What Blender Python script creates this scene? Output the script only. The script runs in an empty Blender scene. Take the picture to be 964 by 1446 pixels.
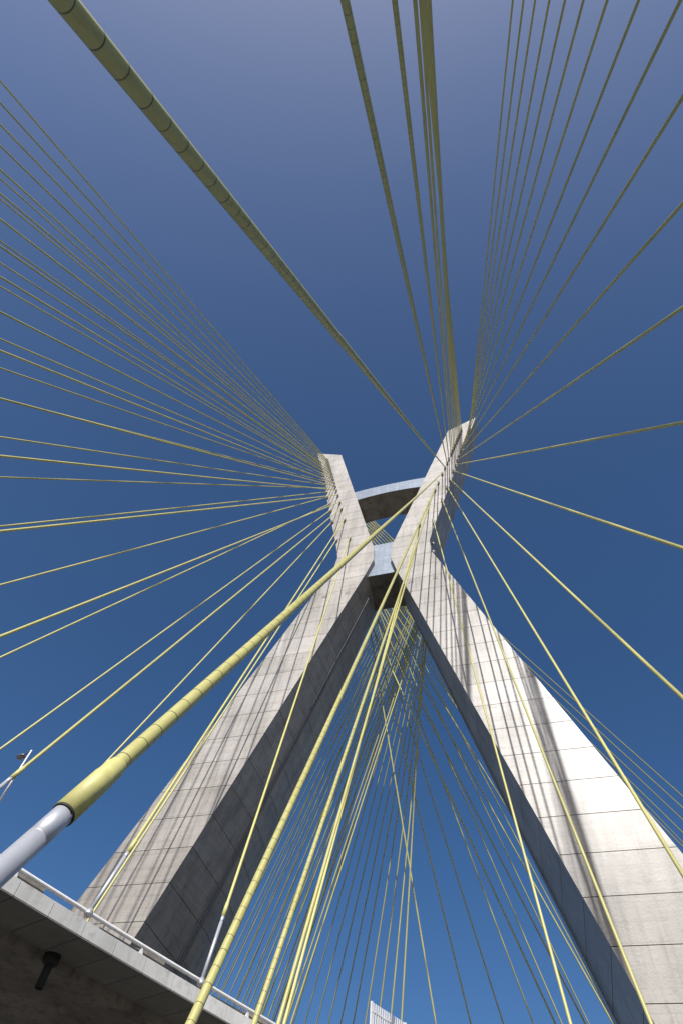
import bpy, bmesh, math, random
from math import radians, sin, cos, pi
from mathutils import Vector, Matrix, Quaternion

random.seed(7)
SC = bpy.context.scene
COL = SC.collection

# ------------------------------------------------------------------ camera
cam_d = bpy.data.cameras.new("camera")
cam = bpy.data.objects.new("camera", cam_d)
COL.objects.link(cam)
CR = Vector((0.955987, 0.277788, 0.094460))
CU = Vector((0.195704, -0.843559, 0.500109))
CF = Vector((-0.218607, 0.459611, 0.860795))
CP = Vector((14.954, -47.0685, 12.3844))
cam.matrix_world = Matrix(((CR.x, CU.x, -CF.x, CP.x), (CR.y, CU.y, -CF.y, CP.y),
                           (CR.z, CU.z, -CF.z, CP.z), (0, 0, 0, 1)))
cam_d.sensor_fit = 'VERTICAL'
cam_d.sensor_height = 36.0
cam_d.lens = 856.76 / 1446 * 36.0
cam_d.clip_start = 0.1
cam_d.clip_end = 20000
SC.camera = cam

# ------------------------------------------------------------------ light
SUN_EL, SUN_AZ = radians(45.0), radians(10.5)      # azimuth measured from -Y towards +X
SD = Vector((sin(SUN_AZ) * cos(SUN_EL), -cos(SUN_AZ) * cos(SUN_EL), sin(SUN_EL)))
world = bpy.data.worlds.new("World")
SC.world = world
world.use_nodes = True
wn = world.node_tree
sky = wn.nodes.new("ShaderNodeTexSky")
sky.sky_type = 'NISHITA'
sky.sun_disc = False
sky.sun_elevation = SUN_EL
sky.sun_rotation = pi - SUN_AZ
sky.altitude = 0
sky.air_density = 0.72
sky.dust_density = 2.1
sky.ozone_density = 2.0
hs = wn.nodes.new("ShaderNodeHueSaturation")
hs.inputs["Saturation"].default_value = 1.26
wn.links.new(sky.outputs[0], hs.inputs["Color"])
wn.links.new(hs.outputs[0], wn.nodes["Background"].inputs[0])
wn.nodes["Background"].inputs[1].default_value = 0.108
sun_d = bpy.data.lights.new("sun", 'SUN')
sun_d.energy = 5.0
sun_d.angle = radians(0.53)
sun_d.color = (1.0, 0.975, 0.93)
sun = bpy.data.objects.new("sun", sun_d)
sun.rotation_euler = SD.to_track_quat('Z', 'Y').to_euler()
COL.objects.link(sun)
SC.view_settings.view_transform = 'Standard'
SC.view_settings.look = 'None'
SC.view_settings.exposure = 0.28
SC.view_settings.gamma = 1.0
SC.view_settings.use_curve_mapping = False

# ------------------------------------------------------------------ helpers
def tag(o, label=None, cat=None, group=None, kind=None):
    if label: o["label"] = label
    if cat: o["category"] = cat
    if group: o["group"] = group
    if kind: o["kind"] = kind
    return o

def empty(name, loc=(0, 0, 0)):
    o = bpy.data.objects.new(name, None)
    o.location = loc
    o.empty_display_size = 0.5
    COL.objects.link(o)
    return o

def link(name, me, mat=None, parent=None, loc=None):
    o = bpy.data.objects.new(name, me)
    COL.objects.link(o)
    if mat is not None and not me.materials:
        me.materials.append(mat)
    if parent is not None:
        o.parent = parent
    if loc is not None:
        o.location = loc
    return o

class MB:
    """collects verts and faces"""
    def __init__(s): s.v = []; s.f = []; s.smooth = []
    def add(s, vs, fs, smooth=False):
        b = len(s.v)
        s.v += [tuple(v) for v in vs]
        s.f += [tuple(b + i for i in f) for f in fs]
        s.smooth += [smooth] * len(fs)
    def hexa(s, p):      # 8 points: bottom ring 0-3, top ring 4-7
        s.add(p, [(3, 2, 1, 0), (4, 5, 6, 7), (0, 1, 5, 4), (1, 2, 6, 5), (2, 3, 7, 6), (3, 0, 4, 7)])
    def box(s, c, d, rot=None):
        hx, hy, hz = d[0] / 2, d[1] / 2, d[2] / 2
        p = [Vector(q) for q in ((-hx, -hy, -hz), (hx, -hy, -hz), (hx, hy, -hz), (-hx, hy, -hz),
                                 (-hx, -hy, hz), (hx, -hy, hz), (hx, hy, hz), (-hx, hy, hz))]
        if rot is not None: p = [rot @ q for q in p]
        s.hexa([q + Vector(c) for q in p])
    def lathe(s, prof, n=16, caps=True, smooth=True):   # prof: list of (r, z) about local Z
        base = []
        vs = []
        for r, z in prof:
            for k in range(n):
                a = 2 * pi * k / n
                vs.append((r * cos(a), r * sin(a), z))
        fs = []
        for i in range(len(prof) - 1):
            for k in range(n):
                k2 = (k + 1) % n
                fs.append((i * n + k, i * n + k2, (i + 1) * n + k2, (i + 1) * n + k))
        s.add(vs, fs, smooth)
        if caps:
            b = len(s.v) - len(vs)
            s.f.append(tuple(b + k for k in reversed(range(n)))); s.smooth.append(False)
            e = b + (len(prof) - 1) * n
            s.f.append(tuple(e + k for k in range(n))); s.smooth.append(False)
    def tube(s, pts, r, n=10, smooth=True):
        pts = [Vector(p) for p in pts]
        vs = []
        ref = Vector((0, 0, 1))
        for i, p in enumerate(pts):
            t = (pts[min(i + 1, len(pts) - 1)] - pts[max(i - 1, 0)]).normalized()
            rf = ref if abs(t.dot(ref)) < 0.95 else Vector((1, 0, 0))
            a = t.cross(rf).normalized(); b = a.cross(t).normalized()
            rr = r[i] if isinstance(r, (list, tuple)) else r
            for k in range(n):
                w = 2 * pi * k / n
                vs.append(p + (a * cos(w) + b * sin(w)) * rr)
        fs = []
        for i in range(len(pts) - 1):
            for k in range(n):
                k2 = (k + 1) % n
                fs.append((i * n + k, i * n + k2, (i + 1) * n + k2, (i + 1) * n + k))
        s.add(vs, fs, smooth)
        b = len(s.v) - len(vs)
        s.f.append(tuple(b + k for k in reversed(range(n)))); s.smooth.append(False)
        e = b + (len(pts) - 1) * n
        s.f.append(tuple(e + k for k in range(n))); s.smooth.append(False)
    def mesh(s, name):
        me = bpy.data.meshes.new(name)
        me.from_pydata(s.v, [], s.f)
        me.polygons.foreach_set("use_smooth", s.smooth)
        bm = bmesh.new(); bm.from_mesh(me)
        bmesh.ops.recalc_face_normals(bm, faces=bm.faces)
        bm.to_mesh(me); bm.free()
        me.update()
        return me
    def build(s, name, mat, parent=None, loc=None):
        return link(name, s.mesh(name), mat, parent, loc)

# ------------------------------------------------------------------ materials
def newmat(name):
    m = bpy.data.materials.new(name)
    m.use_nodes = True
    nt = m.node_tree
    return m, nt, nt.nodes["Principled BSDF"]

def N(nt, typ, **kw):
    n = nt.nodes.new(typ)
    for k, v in kw.items(): setattr(n, k, v)
    return n

def noise(nt, vec, scale, detail=4, rough=0.55, mapscale=None):
    if mapscale is not None:
        mp = N(nt, "ShaderNodeMapping"); mp.inputs["Scale"].default_value = mapscale
        nt.links.new(vec, mp.inputs[0]); vec = mp.outputs[0]
    n = N(nt, "ShaderNodeTexNoise")
    n.inputs["Scale"].default_value = scale
    n.inputs["Detail"].default_value = detail
    n.inputs["Roughness"].default_value = rough
    nt.links.new(vec, n.inputs["Vector"])
    return n.outputs["Fac"]

def ramp(nt, fac, stops):
    r = N(nt, "ShaderNodeValToRGB")
    e = r.color_ramp.elements
    while len(e) < len(stops): e.new(0.5)
    for i, (p, c) in enumerate(stops):
        e[i].position = p; e[i].color = (*c, 1)
    nt.links.new(fac, r.inputs[0])
    return r.outputs[0]

def mult(nt, a, b, f=1.0):
    m = N(nt, "ShaderNodeMix", data_type='RGBA', blend_type='MULTIPLY')
    m.inputs[0].default_value = f
    nt.links.new(a, m.inputs[6]); nt.links.new(b, m.inputs[7])
    return m.outputs[2]

def bump(nt, bsdf, h, strength=0.3, dist=0.02):
    b = N(nt, "ShaderNodeBump")
    b.inputs["Strength"].default_value = strength
    b.inputs["Distance"].default_value = dist
    nt.links.new(h, b.inputs["Height"]); nt.links.new(b.outputs[0], bsdf.inputs["Normal"])

def concrete(name, lo, hi, rough=0.5, spec=0.5, streak=0.75, rnd=0.12, board=True):
    m, nt, b = newmat(name)
    co = N(nt, "ShaderNodeTexCoord").outputs["Object"]
    c = ramp(nt, noise(nt, co, 0.35, 6, 0.6), [(0.3, lo), (0.72, hi)])
    st = ramp(nt, noise(nt, co, 1.0, 5, 0.6, (0.9, 0.9, 0.06)), [(0.32, (streak,) * 3), (0.55, (1, 1, 1))])
    c = mult(nt, c, st)
    s2 = ramp(nt, noise(nt, co, 1.0, 4, 0.6, (3.2, 3.2, 0.035)), [(0.30, (streak + 0.06,) * 3), (0.48, (1, 1, 1))])
    c = mult(nt, c, s2)
    bl = ramp(nt, noise(nt, co, 0.09, 3, 0.5), [(0.36, (0.86, 0.86, 0.86)), (0.58, (1, 1, 1))])
    c = mult(nt, c, bl)
    if board:
        mp = N(nt, "ShaderNodeMapping"); mp.inputs["Rotation"].default_value = (pi / 2, 0, 0)
        nt.links.new(co, mp.inputs[0])
        br = N(nt, "ShaderNodeTexBrick"); br.offset = 0.5
        for k, v in (("Color1", 0.93), ("Color2", 1.0), ("Mortar", 0.80)): br.inputs[k].default_value = (v, v, v * 0.995, 1)
        for k, v in (("Scale", 1.0), ("Mortar Size", 0.022), ("Brick Width", 2.44), ("Row Height", 1.22), ("Bias", 0.2)): br.inputs[k].default_value = v
        nt.links.new(mp.outputs[0], br.inputs["Vector"])
        c = mult(nt, c, br.outputs[0])
        bd = ramp(nt, noise(nt, co, 1.0, 3, 0.7, (0.12, 0.12, 3.2)), [(0.35, (0.9, 0.89, 0.88)), (0.6, (1, 1, 1))])
        c = mult(nt, c, bd)
    sp = ramp(nt, noise(nt, co, 2.6, 6, 0.7), [(0.30, (0.78, 0.76, 0.74)), (0.46, (1, 1, 1))])
    c = mult(nt, c, sp)
    oi = N(nt, "ShaderNodeObjectInfo")
    rr = ramp(nt, oi.outputs["Random"], [(0.0, (1 - rnd, 1 - rnd, 1 - rnd * 1.1)), (1.0, (1, 1, 1))])
    c = mult(nt, c, rr)
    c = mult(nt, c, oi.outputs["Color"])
    nt.links.new(c, b.inputs["Base Color"])
    rg = N(nt, "ShaderNodeMapRange")
    rg.inputs[3].default_value = rough - 0.05; rg.inputs[4].default_value = rough + 0.07
    nt.links.new(noise(nt, co, 0.8, 5, 0.6, (1, 1, 0.5)), rg.inputs[0])
    nt.links.new(rg.outputs[0], b.inputs["Roughness"])
    b.inputs["Specular IOR Level"].default_value = spec
    bump(nt, b, noise(nt, co, 7.0, 6, 0.65), 0.25, 0.03)
    return m

def plain(name, col, rough=0.5, metal=0.0, spec=0.5, var=0.12, scale=3.0):
    m, nt, b = newmat(name)
    co = N(nt, "ShaderNodeTexCoord").outputs["Object"]
    c = ramp(nt, noise(nt, co, scale, 5, 0.6), [(0.3, tuple(x * (1 - var) for x in col)), (0.7, tuple(min(1, x * (1 + var * .5)) for x in col))])
    nt.links.new(c, b.inputs["Base Color"])
    b.inputs["Roughness"].default_value = rough
    b.inputs["Metallic"].default_value = metal
    b.inputs["Specular IOR Level"].default_value = spec
    return m

M_CONC = concrete("tower_concrete", (0.425, 0.397, 0.372), (0.51, 0.482, 0.457), 0.365, 0.26)
M_JOINT = plain("joint_concrete", (0.12, 0.11, 0.105), 0.9)
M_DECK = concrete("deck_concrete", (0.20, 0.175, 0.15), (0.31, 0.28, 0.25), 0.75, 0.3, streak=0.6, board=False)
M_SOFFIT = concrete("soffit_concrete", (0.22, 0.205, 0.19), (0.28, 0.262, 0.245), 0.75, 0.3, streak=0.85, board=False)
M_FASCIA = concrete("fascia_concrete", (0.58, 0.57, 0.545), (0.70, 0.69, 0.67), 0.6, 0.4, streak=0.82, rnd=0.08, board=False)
M_BARRIER = concrete("barrier_concrete", (0.28, 0.26, 0.235), (0.38, 0.35, 0.32), 0.8, 0.3, streak=0.7, board=False)
M_WHITE = plain("white_paint", (0.66, 0.65, 0.645), 0.45, var=0.14)
M_STEEL = plain("galvanised_steel", (0.42, 0.43, 0.46), 0.42, 0.35, var=0.14)
M_DARK = plain("dark_iron", (0.012, 0.012, 0.012), 0.7)
M_RUBBER = plain("black_seal", (0.02, 0.02, 0.02), 0.7)
M_CLAMP = plain("clamp_steel", (0.6, 0.6, 0.62), 0.3, 0.6)
M_LAMP = plain("lamp_housing", (0.22, 0.21, 0.22), 0.35, 0.3)
M_GLASS = plain("lamp_glass", (0.32, 0.30, 0.28), 0.15, 0.0)
M_PLATE = plain("hatch_plate", (0.20, 0.165, 0.14), 0.6, scale=9)
M_ASPHALT = plain("asphalt", (0.05, 0.05, 0.052), 0.85, var=0.3, scale=1.5)
M_PAINT = plain("road_paint", (0.75, 0.74, 0.70), 0.6)
M_PIPE = plain("conduit_grey", (0.16, 0.165, 0.18), 0.5, 0.2)

def cladding(name):
    m, nt, b = newmat(name)
    co = N(nt, "ShaderNodeTexCoord").outputs["Object"]
    mp = N(nt, "ShaderNodeMapping"); mp.inputs["Rotation"].default_value = (pi / 2, 0, 0)
    nt.links.new(co, mp.inputs[0])
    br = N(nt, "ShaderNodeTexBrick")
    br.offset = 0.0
    br.inputs["Color1"].default_value = (0.20, 0.24, 0.295, 1)  # blue of the reflected sky is put into the panel colour
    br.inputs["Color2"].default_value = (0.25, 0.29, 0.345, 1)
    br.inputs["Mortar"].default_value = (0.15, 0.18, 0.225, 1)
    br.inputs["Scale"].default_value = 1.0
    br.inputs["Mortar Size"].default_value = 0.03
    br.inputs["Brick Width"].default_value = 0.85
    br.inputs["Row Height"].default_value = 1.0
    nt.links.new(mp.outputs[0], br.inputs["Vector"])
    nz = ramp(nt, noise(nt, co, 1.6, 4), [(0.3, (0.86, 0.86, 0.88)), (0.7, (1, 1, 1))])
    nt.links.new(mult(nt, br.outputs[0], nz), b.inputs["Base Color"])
    b.inputs["Roughness"].default_value = 0.35
    b.inputs["Metallic"].default_value = 0.25
    return m
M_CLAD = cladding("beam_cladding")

def sheath_mat(name, k):
    m, nt, b = newmat(name)
    co = N(nt, "ShaderNodeTexCoord").outputs["Object"]
    sx = N(nt, "ShaderNodeSeparateXYZ"); nt.links.new(co, sx.inputs[0])
    c = ramp(nt, noise(nt, co, 1.2, 4, 0.6, (3, 3, 0.5)), [(0.3, (0.43, 0.40, 0.135)), (0.7, (0.49, 0.46, 0.18))])
    if k > 0.5: k = 1.0
    d = ramp(nt, noise(nt, co, 5.0 if k < 0.5 else 0.6, 5, 0.7, (2.5, 2.5, 0.8)), [(0.28, (0.80, 0.77, 0.70)), (0.5, (1, 1, 1))])
    c = mult(nt, c, d)
    # welded seams every third of a metre
    oi = N(nt, "ShaderNodeObjectInfo")
    rr = ramp(nt, oi.outputs["Random"], [(0.0, (0.84, 0.84, 0.86)), (1.0, (1.06, 1.05, 1.0))])
    c = mult(nt, c, rr)
    wob = N(nt, "ShaderNodeMath", operation='MULTIPLY_ADD'); wob.inputs[1].default_value = 0.16
    nt.links.new(noise(nt, co, 1.0, 2, 0.5, (0.2, 0.2, 1.7)), wob.inputs[0]); nt.links.new(sx.outputs[2], wob.inputs[2])
    f = N(nt, "ShaderNodeMath", operation='MULTIPLY'); f.inputs[1].default_value = 1 / 0.333
    nt.links.new(wob.outputs[0], f.inputs[0])
    fr = N(nt, "ShaderNodeMath", operation='FRACT'); nt.links.new(f.outputs[0], fr.inputs[0])
    g = ramp(nt, fr.outputs[0], [(0.0, (k, k, k * .9)), (0.035, (k, k, k * .9)), (0.06, (1, 1, 1)), (1.0, (1, 1, 1))])
    c = mult(nt, c, g)
    nt.links.new(c, b.inputs["Base Color"])
    b.inputs["Roughness"].default_value = 0.42
    b.inputs["Specular IOR Level"].default_value = 0.4
    return m
M_SHEATH = sheath_mat("yellow_sheath", 0.25)
M_SHEATH2 = sheath_mat("yellow_sheath_smooth", 0.8)
M_COLLAR = plain("yellow_collar", (0.47, 0.44, 0.16), 0.52, var=0.16, scale=6)
M_SOCKET = plain("anchor_socket", (0.34, 0.32, 0.28), 0.6)

# ------------------------------------------------------------------ ground
def ground_mat():
    m, nt, b = newmat("ground_mix")
    co = N(nt, "ShaderNodeTexCoord").outputs["Object"]
    c = ramp(nt, noise(nt, co, 0.012, 8, 0.6), [(0.35, (0.035, 0.042, 0.022)), (0.5, (0.06, 0.06, 0.05)), (0.65, (0.10, 0.095, 0.085))])
    nt.links.new(c, b.inputs["Base Color"]); b.inputs["Roughness"].default_value = 0.9
    return m
g = MB(); S_ = 6000
g.add([(-S_, -S_, 0), (S_, -S_, 0), (S_, S_, 0), (-S_, S_, 0)], [(0, 1, 2, 3)])
tag(g.build("ground", ground_mat()), kind="structure")

# ------------------------------------------------------------------ tower frame of reference
TH = radians(3.5); ct, st_ = cos(TH), sin(TH)
ZK = 75.4014
HL = 3.05
def W(x, y, z):          # tower face coordinates (y into the tower, z up the leaning face) -> world
    return Vector((x, y * ct + z * st_, z * ct - y * st_ + ZK))
def thick(z): return 7.0 - 0.135 * z if z < 3 else 6.76 - 0.055 * z
ZBOT = -75.6
IN = [(ZBOT, 4.15 - 0.31 * ZBOT), (6.0, 2.28), (9.9, 1.25), (13.5, 1.45), (57.9, 11.70)]
OUT = [(ZBOT, 10.5 - 0.35 * ZBOT), (6.1, 8.36), (9.2, 7.28), (12.5, 7.02), (16.8, 7.80), (62.4, 17.85)]
def interp(tab, z):
    if z <= tab[0][0]: return tab[0][1]
    for (a, xa), (b, xb) in zip(tab, tab[1:]):
        if z <= b: return xa + (xb - xa) * (z - a) / (b - a)
    (a, xa), (b, xb) = tab[-2:]
    return xa + (xb - xa) * (z - a) / (b - a)

def leg_piece(side, za, zb, inset=0.0, tilt_top=False):
    zs = sorted({za, zb} | {z for z, _ in IN + OUT if za + 0.05 < z < zb - 0.05})
    mb = MB(); vs = []
    n = 6
    for z in zs:
        zi = zo = z
        if tilt_top and z == zb:
            zi, zo = 57.9 - inset, 62.4 - inset
        xi, xo = interp(IN, zi) + inset, interp(OUT, zo) - inset
        t = thick(z)
        ridge = min(0.045 * t, 0.5) * (1.0 if z < 5 else max(0.0, 1 - (z - 5) / 4))
        yr = 0.60 * t
        ring = [(xi, inset, zi), (xo, inset, zo), (xo, t - inset, zo), (xi, t - inset, zi), (xi - ridge, yr, zi)]
        n = len(ring)
        for x, y, zz in ring:
            vs.append(W(side * x, y, zz))
    fs = []
    m = len(zs)
    for i in range(m - 1):
        for k in range(n):
            k2 = (k + 1) % n
            fs.append((i * n + k, i * n + k2, (i + 1) * n + k2, (i + 1) * n + k))
    fs.append(tuple(range(n))); fs.append(tuple((m - 1) * n + k for k in range(n)))
    mb.add(vs, fs)
    return mb

tower = tag(empty("bridge_tower", (0, 0, 0)),
            "tall X-shaped pale concrete bridge tower with two crossbeams and jointed legs", "tower")
GAP = 0.055
LEGS = {}
zj = [k * HL for k in range(-25, 20)]
zj[0] = ZBOT
for side in (-1, 1):
    core = leg_piece(side, ZBOT + 0.2, 60.0, 0.09, True).build("leg", M_JOINT, tower)
    LEGS[side] = core
    for a, b in zip(zj, zj[1:] + [60.0]):
        last = b == 60.0
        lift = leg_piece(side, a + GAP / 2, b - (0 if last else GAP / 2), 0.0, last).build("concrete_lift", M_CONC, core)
        zc = (a + b) / 2
        # older, more weathered pours low down; right leg's colour also darkened against sun glare
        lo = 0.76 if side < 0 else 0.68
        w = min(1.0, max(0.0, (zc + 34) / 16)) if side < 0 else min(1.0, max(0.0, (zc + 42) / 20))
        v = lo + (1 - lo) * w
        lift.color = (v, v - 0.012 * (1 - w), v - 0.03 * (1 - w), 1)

# waist beam (cladded front, concrete soffit)
def beam(prof_bot, prof_top, y0, y1f, name, mat, drop=0.0):
    """prof: list of (x, z) from left to right, same length"""
    mb = MB(); vs = []
    n = len(prof_bot)
    for (x, z), (x2, z2) in zip(prof_bot, prof_top):
        vs += [W(x, y0, z), W(x2, y0, z2), W(x2, y1f(z2), z2), W(x, y1f(z), z - drop)]
    fs = []
    for i in range(n - 1):
        for k in range(4):
            k2 = (k + 1) % 4
            fs.append((i * 4 + k, i * 4 + k2, (i + 1) * 4 + k2, (i + 1) * 4 + k))
    fs.append((0, 1, 2, 3)); fs.append(tuple((n - 1) * 4 + k for k in (3, 2, 1, 0)))
    mb.add(vs, fs)
    return mb.build(name, mat, tower)
REC = 0.75
pts_w = [(6.75, 2.6), (9.9, 1.6), (15.5, 2.2)]
mb = MB(); vs = []
for z, x in pts_w:
    for s in (-1, 1):
        vs += [W(s * x, REC, z), W(s * x, REC + 0.12, z)]
# front cladding plate
fs = []
for i in range(2):
    b0, b1 = i * 4, (i + 1) * 4
    fs += [(b0, b0 + 2, b1 + 2, b1), (b0 + 1, b1 + 1, b1 + 3, b0 + 3), (b0, b1, b1 + 1, b0 + 1), (b0 + 2, b0 + 3, b1 + 3, b1 + 2)]
fs += [(0, 1, 3, 2), (8, 10, 11, 9)]
mb.add(vs, fs)
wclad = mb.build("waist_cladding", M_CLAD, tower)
wb = beam([(-2.9, 6.7), (2.9, 6.7)], [(-2.9, 15.4), (2.9, 15.4)], REC + 0.125, lambda z: thick(z) - 0.4, "waist_beam", M_DECK, drop=0.9)
wclad.parent = wb
# upper beam: shallow arch
nb = 16
xb = 6.9
bot = [(-xb + 2 * xb * i / nb, 33.05 + 0.9 * (1 - (2 * i / nb - 1) ** 2)) for i in range(nb + 1)]
top = [(x, 37.05 + 0.4 * (1 - (x / xb) ** 2)) for x, z in bot]
ub = beam(bot, top, 0.62, lambda z: thick(z) - 0.35, "upper_beam", M_DECK, drop=1.9)
bot2 = [(x * 0.985, z + 0.02) for x, z in bot]; top2 = [(x * 0.985, z - 0.03) for x, z in top]
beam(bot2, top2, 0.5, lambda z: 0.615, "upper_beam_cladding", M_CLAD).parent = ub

# hatch plates at the waist
for side in (-1, 1):
    for x in (4.35, 7.6):
        mb = MB()
        p = []
        for z in (2.0, 2.62):
            for xx, yy in ((x - .36, -.03), (x + .36, -.03), (x + .36, .05), (x - .36, .05)):
                p.append(W(side * xx, yy, z))
        mb.hexa(p); mb.build("hatch_plate", M_PLATE, LEGS[side])
# conduits down the inner faces
def inner_pt(side, z, f, off):
    t = thick(z); xi = interp(IN, z)
    ridge = min(0.045 * t, 0.5)
    fr = f / 0.60 if f < 0.60 else (1 - f) / 0.40
    return W(side * (xi - ridge * fr - off), t * f, z)
for f in (0.46, 0.485, 0.51):
    mb = MB(); mb.tube([inner_pt(-1, z, f, 0.09) for z in (-74, -50, -30, -10, 5.2)], 0.045, 6); mb.build("conduit", M_PIPE, LEGS[-1])
mb = MB(); mb.tube([inner_pt(1, z, 0.585, 0.10) for z in (-74, -50, -30, -10, 5.2)], 0.06, 6); mb.build("conduit", M_PIPE, LEGS[1])

# ------------------------------------------------------------------ decks in plan
def deck_curve(q, S):
    """centre point and heading at distances S from the tower; heading 0 = -Y"""
    x0, psi, k1, k2, zz, sl, w, s0, ds, k3 = q
    out = []; x, y, s = x0, 3.5, 0.0
    step = 0.25
    tab = [(0.0, x, y)]
    while s < max(S) + 1:
        h = psi + k1 * (s + step / 2) / 100 + k2 * ((s + step / 2) / 100) ** 2 + k3 * ((s + step / 2) / 100) ** 3
        x += sin(h) * step; y -= cos(h) * step; s += step
        tab.append((s, x, y))
    for q_ in S:
        i = min(int(q_ / step), len(tab) - 2); f = (q_ - tab[i][0]) / step
        X = tab[i][1] + (tab[i + 1][1] - tab[i][1]) * f; Y = tab[i][2] + (tab[i + 1][2] - tab[i][2]) * f
        h = psi + k1 * q_ / 100 + k2 * (q_ / 100) ** 2 + k3 * (q_ / 100) ** 3
        out.append((X, Y, h, zz + sl * q_))
    return out
QU = [-0.063, -0.4568, 0.3456, -0.0604, 25.2237, -0.0154, 15.1893, 20.4176, 6.956, 0.0368]   # upper deck, camera side
QL = [0.5618, -0.4559, 0.1503, 0.3805, 11.4877, 0.0142, 15.2199, 22.0798, 6.9173, -0.1864]   # lower deck, camera side
QUB = [-0.5537, -0.4136, -0.5227, 0.1011, 25.2, 0.0, 15.2, 20.6968, 6.95, 0.0]               # upper deck, far side
QLB = [-1.31, -0.4331, -0.5166, 0.0953, 11.5, 0.0, 15.2, 20.5428, 6.95, 0.0]                 # lower deck, far side
def anchors(q, mirror, back, shift_in=None, shift_out=None):
    S = [q[7] + q[8] * i for i in range(18)]
    res = [[], []]
    for i, (x, y, h, z) in enumerate(deck_curve(q, S)):
        nx, ny = cos(h), sin(h)
        for e, (sg, sh) in enumerate(((1, shift_in), (-1, shift_out))):
            o = sg * q[6] / 2
            d = sh[i] if sh else 0.0
            # the travel direction is (sin h, -cos h); its left normal is (cos h, sin h)
            d = d if not mirror else -d
            p = [x + nx * (o + d), y + ny * (o + d), z]
            if mirror: p[0] = -p[0]
            if back: p[0], p[1] = -p[0], 7 - p[1]
            res[e].append(Vector(p))
    return res
S_NU = [-0.018, 0.052, -0.302, -0.428, 0.103, 0.103, -0.008, 0.106, -0.096, 0.052, 0.051, -0.019, -0.066, -0.076, 0.036, -0.086, -0.045, 0.018]
S_FU = [-0.041, -0.047, -0.04, -0.6, -0.447, -0.219, 0.055, -0.193, 0.228, -0.054, -0.016, 0.024, 0.132, 0.149, 0.023, 0.085, 0.003, -0.025]
S_NL = [0.02, 0.069, -0.029, -0.026, 0.011, -0.002, 0.046, -0.048, -0.083, -0.287, 0, 0, 0, 0, 0, 0, 0, 0]
S_FL = [-0.068, 0.086, -0.027, -0.191, -0.444, 0.509, -0.069, -0.002, -0.109, 0.019, 0.115, 0.089, 0.08, 0.143, 0.146, -0.007, -0.083, -0.321]
A_NU, A_FU = anchors(QU, False, False, S_NU, S_FU)
A_NL, A_FL = anchors(QL, True, False, S_NL, S_FL)
A_NUB, A_FUB = anchors(QUB, False, True)
A_NLB, A_FLB = anchors(QLB, True, True)

def centreline(qf, qb, mirror, L=150.0, step=1.0):
    """stations from far back (negative) to front (positive): (s, x, y, hx, hy, z); h = travel dir towards the front"""
    m = -1 if mirror else 1
    fr = [(s,) + c for s, c in zip([k * step for k in range(0, int(L / step) + 1)], deck_curve(qf, [k * step for k in range(0, int(L / step) + 1)]))]
    bk = [(s,) + c for s, c in zip([k * step for k in range(0, int(L / step) + 1)], deck_curve(qb, [k * step for k in range(0, int(L / step) + 1)]))]
    st = []
    for s, x, y, h, z in reversed(bk):
        if s < 12: continue
        st.append((-s, -m * x, 7 - y, z))
    for s, x, y, h, z in fr:
        if s < 12: continue
        st.append((s, m * x, y, z))
    # fill the 24 m across the tower with a smooth hermite
    out = []
    for i, a in enumerate(st):
        out.append(a)
        if i + 1 < len(st) and st[i + 1][0] - a[0] > 5:
            b = st[i + 1]
            ta = (Vector(a[1:]) - Vector(st[i - 1][1:])).normalized(); tb = (Vector(st[i + 2][1:]) - Vector(b[1:])).normalized()
            D = (Vector(b[1:]) - Vector(a[1:])).length
            n = 24
            for k in range(1, n):
                u = k / n
                h00, h10, h01, h11 = 2*u**3-3*u**2+1, u**3-2*u**2+u, -2*u**3+3*u**2, u**3-u**2
                P = Vector(a[1:]) * h00 + ta * D * h10 + Vector(b[1:]) * h01 + tb * D * h11
                out.append((a[0] + (b[0] - a[0]) * u, P.x, P.y, P.z))
    res = []
    for i, (s, x, y, z) in enumerate(out):
        p, q = out[max(i - 1, 0)], out[min(i + 1, len(out) - 1)]
        t = Vector((q[1] - p[1], q[2] - p[2], 0)).normalized()
        res.append((s, Vector((x, y, z)), t))
    return res

class Deck:
    def __init__(d, line): d.line = line
    def at(d, s, o, dz):      # o: + = to the right hand when walking towards the front end
        L = d.line
        lo, hi = 0, len(L) - 1
        if s <= L[0][0]: i = 0
        elif s >= L[-1][0]: i = len(L) - 2
        else:
            while hi - lo > 1:
                mid = (lo + hi) // 2
                if L[mid][0] <= s: lo = mid
                else: hi = mid
            i = lo
        f = (s - L[i][0]) / (L[i + 1][0] - L[i][0])
        P = L[i][1].lerp(L[i + 1][1], f); t = L[i][2].lerp(L[i + 1][2], f).normalized()
        return P + Vector((t.y, -t.x, 0)) * o + Vector((0, 0, dz))
    def sweep(d, prof, s0, s1, step, name, mat, parent):
        n = max(1, int(round((s1 - s0) / step))); mb = MB(); vs = []
        m = len(prof)
        for i in range(n + 1):
            s = s0 + (s1 - s0) * i / n
            for o, z in prof: vs.append(d.at(s, o, z))
        fs = []
        for i in range(n):
            for k in range(m):
                k2 = (k + 1) % m
                fs.append((i * m + k, i * m + k2, (i + 1) * m + k2, (i + 1) * m + k))
        fs.append(tuple(range(m))); fs.append(tuple(n * m + k for k in range(m)))
        mb.add(vs, fs)
        return mb.build(name, mat, parent)
    def piece(d, o0, o1, z0, z1, s0, s1, name, mat, parent, me=None):
        mb = MB()
        mb.hexa([d.at(s0, o0, z0), d.at(s0, o1, z0), d.at(s1, o1, z0), d.at(s1, o0, z0),
                 d.at(s0, o0, z1), d.at(s0, o1, z1), d.at(s1, o1, z1), d.at(s1, o0, z1)])
        return mb.build(name, mat, parent)

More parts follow.
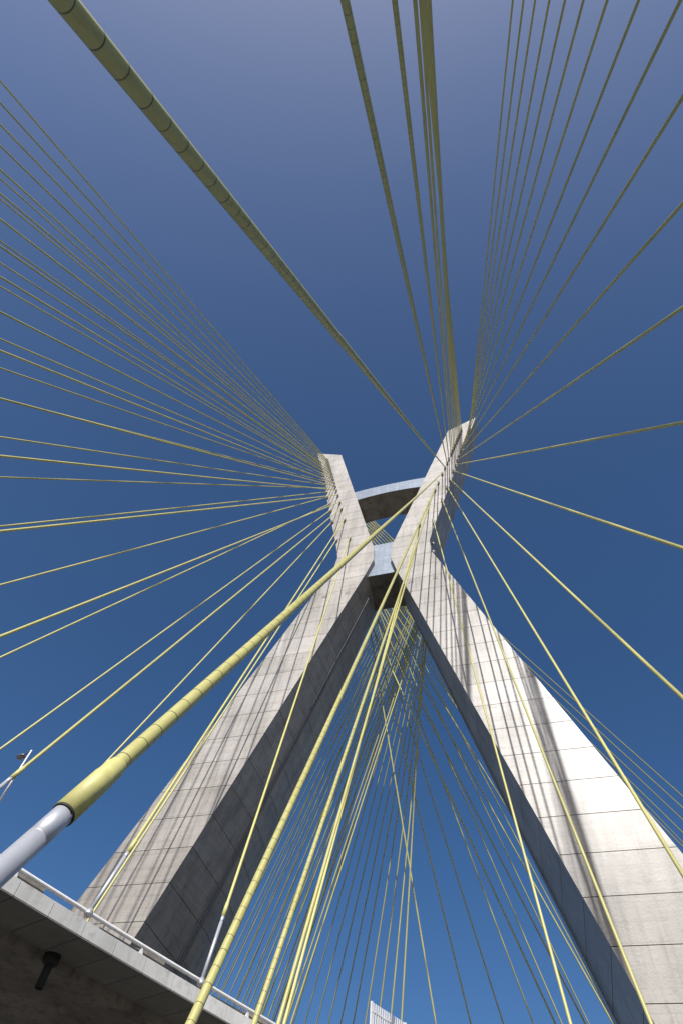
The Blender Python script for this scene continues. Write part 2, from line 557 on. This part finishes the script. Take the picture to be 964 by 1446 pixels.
HWD = 7.6            # half distance between the anchor lines
ZF_T, ZF_B = -0.36, -0.92     # fascia top and bottom, measured from the handrail
ZROAD = -0.70
def build_deck(line, label, near_sign, detail, s_a, ds_a):
    d = Deck(line)
    root = tag(empty("bridge_deck", (0, 0, 0)), label, "bridge deck")
    s0, s1 = line[0][0], line[-1][0]
    oo = HWD + 0.02
    prof = [(-oo, ZROAD), (oo, ZROAD), (oo, ZF_B + 0.03), (5.25, ZF_B + 0.03), (5.15, -1.22), (-5.15, -1.22), (-5.25, ZF_B + 0.03), (-oo, ZF_B + 0.03)]
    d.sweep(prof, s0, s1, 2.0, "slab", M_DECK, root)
    for sg in (-1, 1):
        fine = detail and sg == near_sign
        a, b = (s0, s1)
        if fine:
            pa, pb = -12.0, 84.0
            d.sweep([(sg * (oo + .005), ZF_T), (sg * (oo + .15), ZF_T), (sg * (oo + .15), ZF_B), (sg * (oo + .005), ZF_B)], a, pa, 2.0, "fascia", M_FASCIA, root)
            d.sweep([(sg * (oo + .005), ZF_T), (sg * (oo + .15), ZF_T), (sg * (oo + .15), ZF_B), (sg * (oo + .005), ZF_B)], pb, b, 2.0, "fascia", M_FASCIA, root)
            pw = ds_a / 4
            k0 = int((pa - s_a) / pw); k1 = int((pb - s_a) / pw)
            for k in range(k0, k1 + 1):
                u0 = s_a + k * pw; u1 = u0 + pw - 0.03
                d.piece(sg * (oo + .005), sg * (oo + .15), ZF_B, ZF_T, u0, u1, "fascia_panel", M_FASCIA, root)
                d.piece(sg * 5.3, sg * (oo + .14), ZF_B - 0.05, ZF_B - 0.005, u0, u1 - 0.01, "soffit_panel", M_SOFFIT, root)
        else:
            d.sweep([(sg * (oo + .005), ZF_T), (sg * (oo + .15), ZF_T), (sg * (oo + .15), ZF_B), (sg * (oo + .005), ZF_B)], a, b, 2.0, "fascia", M_FASCIA, root)
        # handrail: a continuous white pipe
        mb = MB(); n = int((s1 - s0) / 1.5)
        mb.tube([d.at(s0 + (s1 - s0) * i / n, sg * HWD, 0.0) for i in range(n + 1)], 0.085, 8)
        hr = mb.build("handrail", M_WHITE, root)
        # posts and barrier lengths, one set for each stay
        for side_s in (1, -1):
            for i in range(0, 18):
                sa = side_s * (s_a + i * ds_a)
                if abs(sa) > 145: continue
                for off in (3.2,):
                    sp = sa - side_s * off
                    mb = MB()
                    a0, a1 = d.at(sp - .13, sg * HWD, ZF_T - .05), d.at(sp + .13, sg * HWD, ZF_T - .05)
                    tp0, tp1 = d.at(sp - .025, sg * HWD, -0.06), d.at(sp + .025, sg * HWD, -0.06)
                    nrm = (d.at(sp, sg * (HWD + .04), 0) - d.at(sp, sg * HWD, 0))
                    mb.hexa([a0 - nrm, a1 - nrm, a1 + nrm, a0 + nrm, tp0 - nrm, tp1 - nrm, tp1 + nrm, tp0 + nrm])
                    mb.build("rail_post", M_WHITE, hr)
                if side_s == -1 and not detail: continue
                # barrier: low after the stay, rising to a full block, then a gap before the next
                lo, hi = -0.16, 0.04
                pr = [(0.35, -0.69), (0.9, lo), (2.9, lo + .03), (3.8, hi), (4.75, hi), (4.75, -0.71), (0.35, -0.71)]
                mb = MB(); vs = []
                for o in (sg * (HWD - 0.40), sg * (HWD - 0.16)):
                    for u, z in pr: vs.append(d.at(sa - side_s * u, o, z))
                m = len(pr)
                fs = [tuple(range(m)), tuple(range(2 * m - 1, m - 1, -1))]
                for k in range(m):
                    k2 = (k + 1) % m
                    fs.append((k, k2, m + k2, m + k))
                mb.add(vs, fs); mb.build("barrier", M_BARRIER, root)
    return d, root

LINE_U = centreline(QU, QUB, False)
LINE_L = centreline(QL, QLB, True)
DU, deck_u = build_deck(LINE_U, "raised concrete bridge deck with white fascia and white pipe handrail", -1, True, QU[7], QU[8])
# which sign is the near (inner) edge? choose the one closest to the first near anchor
DL, deck_l = build_deck(LINE_L, "lower curved concrete bridge deck passing beneath the raised deck", 1, False, QL[7], QL[8])

def road(d, name):
    mb = MB(); vs = []
    n = 145
    s0, s1 = d.line[0][0], d.line[-1][0]
    for i in range(n + 1):
        s = s0 + (s1 - s0) * i / n
        vs += [d.at(s, -6.6, ZROAD + 0.006), d.at(s, 6.6, ZROAD + 0.006)]
    mb.add(vs, [(2 * i, 2 * i + 1, 2 * i + 3, 2 * i + 2) for i in range(n)])
    o = tag(mb.build(name, M_ASPHALT), kind="structure")
    mb = MB()
    for off in (-6.3, 6.3):
        vs = []
        for i in range(n + 1):
            s = s0 + (s1 - s0) * i / n
            vs += [d.at(s, off - .07, ZROAD + 0.011), d.at(s, off + .07, ZROAD + 0.011)]
        mb.add(vs, [(2 * i, 2 * i + 1, 2 * i + 3, 2 * i + 2) for i in range(n)])
    for off in (-2.1, 2.1):
        s = s0 + 2
        while s < s1 - 4:
            vs = [d.at(s, off - .06, ZROAD + 0.011), d.at(s, off + .06, ZROAD + 0.011), d.at(s + 3, off + .06, ZROAD + 0.011), d.at(s + 3, off - .06, ZROAD + 0.011)]
            mb.add(vs, [(0, 1, 2, 3)]); s += 9
    mb.build("lane_marking", M_PAINT, o)
road(DU, "road"); road(DL, "road")

# ------------------------------------------------------------------ stay cables
ZT = [17.88, 24.84, 29.41, 32.21, 35.64, 38.11, 40.13, 41.88, 43.99, 45.32, 46.83, 48.13, 49.69, 51.04, 52.36, 53.45, 54.53, 55.75]
def top_anchor(side, col, i, back):
    z = ZT[i]; k = HL / 3.2
    x = (1.45 * k + 0.235 * z) if col == 'in' else (4.0 * k + 0.222 * z)
    return W(side * x, thick(z) + 0.3 if back else -0.3, z)
ORD = ["first", "second", "third", "fourth", "fifth", "sixth", "seventh", "eighth", "ninth", "tenth", "eleventh", "twelfth",
       "thirteenth", "fourteenth", "fifteenth", "sixteenth", "seventeenth", "eighteenth"]
R_SH, R_TUBE, R_COL = 0.080, 0.090, 0.106
def shared_parts(n):
    mb = MB(); mb.lathe([(R_TUBE, -0.05), (R_TUBE, 3.02), (R_TUBE - .005, 3.023), (R_TUBE - .005, 3.037), (R_TUBE, 3.04), (R_TUBE, 3.45)], n)
    tube = mb.mesh("guide_tube"); tube.materials.append(M_STEEL)
    mb = MB(); mb.lathe([(R_COL - .02, 3.36), (R_COL, 3.36), (R_COL, 3.92), (R_COL - .006, 3.96), (R_SH + .02, 4.10), (R_SH + .008, 4.14), (R_SH + .006, 4.17), (R_SH - .01, 4.17)], n, caps=False)
    colr = mb.mesh("collar"); colr.materials.append(M_COLLAR)
    mb = MB(); mb.lathe([(R_TUBE + .004, 3.34), (R_COL - .004, 3.34), (R_COL - .004, 3.362), (R_TUBE + .004, 3.362)], n, caps=False)
    seal = mb.mesh("seal_ring"); seal.materials.append(M_RUBBER)
    mb = MB(); mb.lathe([(0.14, -0.16), (0.165, -0.14), (0.165, 0.0), (0.14, 0.02), (0.13, 0.12), (0.10, 0.13)], n)
    clamp = mb.mesh("anchor_clamp"); clamp.materials.append(M_CLAMP)
    return tube, colr, seal, clamp
P_FINE, P_COARSE = shared_parts(40), shared_parts(14)
mb = MB(); mb.lathe([(0.20, -0.3), (0.20, 0.35), (0.17, 0.42), (0.11, 0.75), (0.088, 0.80)], 12)
SOCK = mb.mesh("anchor_socket"); SOCK.materials.append(M_SOCKET)

def stay(base, top, label, group, fine=False, lower=True):
    d = top - base; L = d.length; q = Vector((0, 0, 1)).rotation_difference(d.normalized())
    root = empty("stay_cable", base)
    root.rotation_mode = 'QUATERNION'; root.rotation_quaternion = q
    tag(root, label, "stay cable", group)
    sagv = q.inverted() @ Vector((0, 0, -1)); sagv = Vector((sagv.x, sagv.y, 0))
    sag = 0.14 * (L / 109) ** 2
    nr, ns = (28, 40) if fine else (10, 16)
    mb = MB(); vs = []
    z0 = 3.4 if lower else 0.0
    for i in range(nr + 1 if not fine else 61):
        m = nr if not fine else 60
        u = i / m; z = z0 + (L - z0) * u
        off = sagv * (sag * 4 * u * (1 - u))
        for k in range(ns):
            a = 2 * pi * k / ns
            vs.append((R_SH * cos(a) + off.x, R_SH * sin(a) + off.y, z))
    m = nr if not fine else 60
    fs = [(i * ns + k, i * ns + (k + 1) % ns, (i + 1) * ns + (k + 1) % ns, (i + 1) * ns + k) for i in range(m) for k in range(ns)]
    mb.add(vs, fs, True)
    mb.build("sheath", M_SHEATH if fine else M_SHEATH2, root)
    tube, colr, seal, clamp = P_FINE if fine else P_COARSE
    link("guide_tube", tube, parent=root); link("collar", colr, parent=root)
    if fine: link("seal_ring", seal, parent=root)
    link("anchor_clamp", clamp, parent=root)
    # socket at the tower
    s = link("anchor_socket", SOCK, parent=root)
    s.location = (0, 0, L); s.rotation_euler = (pi, 0, 0)
    return root

for i in range(18):
    o = ORD[i]
    stay(A_NU[i], top_anchor(-1, 'in', i, False), f"yellow stay from the white-railed deck's near edge to {o} anchor up from tower waist", "stays from the near edge of the railed deck")
    stay(A_FU[i], top_anchor(-1, 'out', i, False), f"thin yellow stay from the white-railed deck's far edge to {o} anchor up from waist", "stays from the far edge of the railed deck")
    stay(A_NL[i], top_anchor(1, 'in', i, False), f"yellow stay with dark seams at {o} anchor up the inner row beside floodlights", "stays on the inner row of the floodlit arm", fine=i in (2, 3, 4, 5, 6, 7))
    stay(A_FL[i], top_anchor(1, 'out', i, False), f"yellow stay at {o} anchor up the outer edge row of the floodlit arm", "stays on the outer row of the floodlit arm")
    stay(A_NUB[i], top_anchor(-1, 'in', i, True), f"shaded stay behind the tower, raised deck's inner edge, {o} anchor up from waist", "stays behind the tower to the raised deck")
    stay(A_FUB[i], top_anchor(-1, 'out', i, True), f"shaded stay behind the tower, raised deck's outer edge, {o} anchor up from waist", "stays behind the tower to the raised deck edge")
    stay(A_NLB[i], top_anchor(1, 'in', i, True), f"dark stay behind the tower, lower deck's inner edge, {o} anchor up from waist", "stays behind the tower to the lower deck")
    stay(A_FLB[i], top_anchor(1, 'out', i, True), f"dark stay behind the tower, lower deck's outer edge, {o} anchor up from waist", "stays behind the tower to the lower deck edge")

# ------------------------------------------------------------------ street lamp on the raised deck
LX = Vector((-12.25, -24.5, 0))
lamp = tag(empty("street_lamp", (LX.x, LX.y, 23.9)), "slim grey street lamp with oval head on the raised deck", "street lamp")
mb = MB(); mb.lathe([(0.13, 0), (0.13, 0.35), (0.10, 0.4), (0.062, 9.85), (0.055, 9.9)], 12); mb.build("pole", M_STEEL, lamp)
ad = Vector((-0.93, 0.36, 0)).normalized()
mb = MB(); mb.tube([(0, 0, 9.84), ad * 0.2 + Vector((0, 0, 9.9)), ad * 0.75 + Vector((0, 0, 9.86))], 0.035, 8); mb.build("arm", M_LAMP, lamp)
def ellipsoid(mb, c, ax, rx, ry, rz, n=16, m=8, zc=None):
    up = Vector((0, 0, 1)); ay = up.cross(ax).normalized()
    vs = []; fs = []
    for j in range(m + 1):
        th = pi * j / m
        for k in range(n):
            ph = 2 * pi * k / n
            z = cos(th)
            if zc is not None: z = max(z, zc)
            vs.append(Vector(c) + ax * rx * sin(th) * cos(ph) + ay * ry * sin(th) * sin(ph) + up * rz * z)
    for j in range(m):
        for k in range(n):
            fs.append((j * n + k, j * n + (k + 1) % n, (j + 1) * n + (k + 1) % n, (j + 1) * n + k))
    mb.add(vs, fs, True)
mb = MB(); ellipsoid(mb, ad * 1.0 + Vector((0, 0, 9.84)), ad, 0.36, 0.2, 0.14, zc=-0.15); head = mb.build("lamp_head", M_LAMP, lamp)
mb = MB(); ellipsoid(mb, ad * 1.02 + Vector((0, 0, 9.82)), ad, 0.28, 0.15, 0.09); mb.build("lamp_glass", M_GLASS, head)

# ------------------------------------------------------------------ white screen fence where the raised deck passes between the legs
fence = tag(empty("screen_fence", (3.7, -7.6, 24.2)), "white slatted screen fence standing on the raised deck between the tower legs", "fence")
fd = Vector((0.434, 0.901, 0)).normalized(); FL_ = 15.0; FT = 4.0
rotf = Matrix(((fd.x, -fd.y, 0), (fd.y, fd.x, 0), (0, 0, 1)))
k = 0; x = 0.0
while x <= FL_ + .01:
    mb = MB(); mb.box(fd * x + Vector((0, 0, FT / 2)), (0.10, 0.10, FT), rotf); mb.build("post", M_WHITE, fence); x += 3.0
for z in (0.9, 2.4, FT - 0.42):
    mb = MB(); mb.box(fd * (FL_ / 2) + Vector((0, 0, z)), (FL_, 0.06, 0.08), rotf); mb.build("rail", M_WHITE, fence)
x = 0.18
while x < FL_:
    if abs((x / 3.0) - round(x / 3.0)) > 0.03:
        mb = MB(); mb.box(fd * x + Vector((0, 0, FT / 2 + .35)), (0.09, 0.04, FT - 0.75), rotf); mb.build("slat", M_WHITE, fence)
    x += 0.19

# ------------------------------------------------------------------ drain pipe below the raised deck
def ray(px, py):
    return (CF * 856.76 + CR * (px - 482) - CU * (py - 723)).normalized()
DPZ = 23.6
rr_ = ray(71.6, 1358); PD = CP + rr_ * ((DPZ - CP.z) / rr_.z)
dp = tag(empty("drain_pipe", PD), "short black drain pipe hanging under the raised deck", "drain pipe")
mb = MB(); mb.lathe([(0.17, 0.5), (0.17, -0.95), (0.15, -0.95), (0.15, -0.5)], 14); mb.build("pipe", M_DARK, dp)
mb = MB(); mb.lathe([(0.34, 0.3), (0.34, -0.02), (0.30, -0.10), (0.18, -0.12)], 14); mb.build("flange", M_DARK, dp)

# ------------------------------------------------------------------ floodlights at the waist
for (z, f, lab) in ((13.2, 0.16, "small round floodlight with bright glass at the waist of the tower arm"), (11.2, 0.20, "small round floodlight, lower of two, at the waist of the tower arm")):
    x = interp(OUT, z)
    P = W(x + 0.18, thick(z) * f, z)
    r = tag(empty("floodlight", P), lab, "floodlight", "floodlights at the tower waist")
    aim = Vector((0.35, -0.75, -0.45)).normalized(); qq = Vector((0, 0, 1)).rotation_difference(aim)
    mb = MB(); mb.lathe([(0.10, -0.25), (0.2, -0.18), (0.25, 0.10), (0.25, 0.14), (0.22, 0.14), (0.20, 0.06)], 16)
    o = mb.build("housing", M_LAMP, r); o.rotation_mode = 'QUATERNION'; o.rotation_quaternion = qq
    mb = MB(); mb.lathe([(0.001, 0.10), (0.21, 0.10), (0.21, 0.115), (0.001, 0.13)], 16)
    mb.build("lens", M_WHITE, o)
    mb = MB(); mb.box((-0.16, 0, -0.05), (0.22, 0.08, 0.08)); mb.build("bracket", M_LAMP, r)
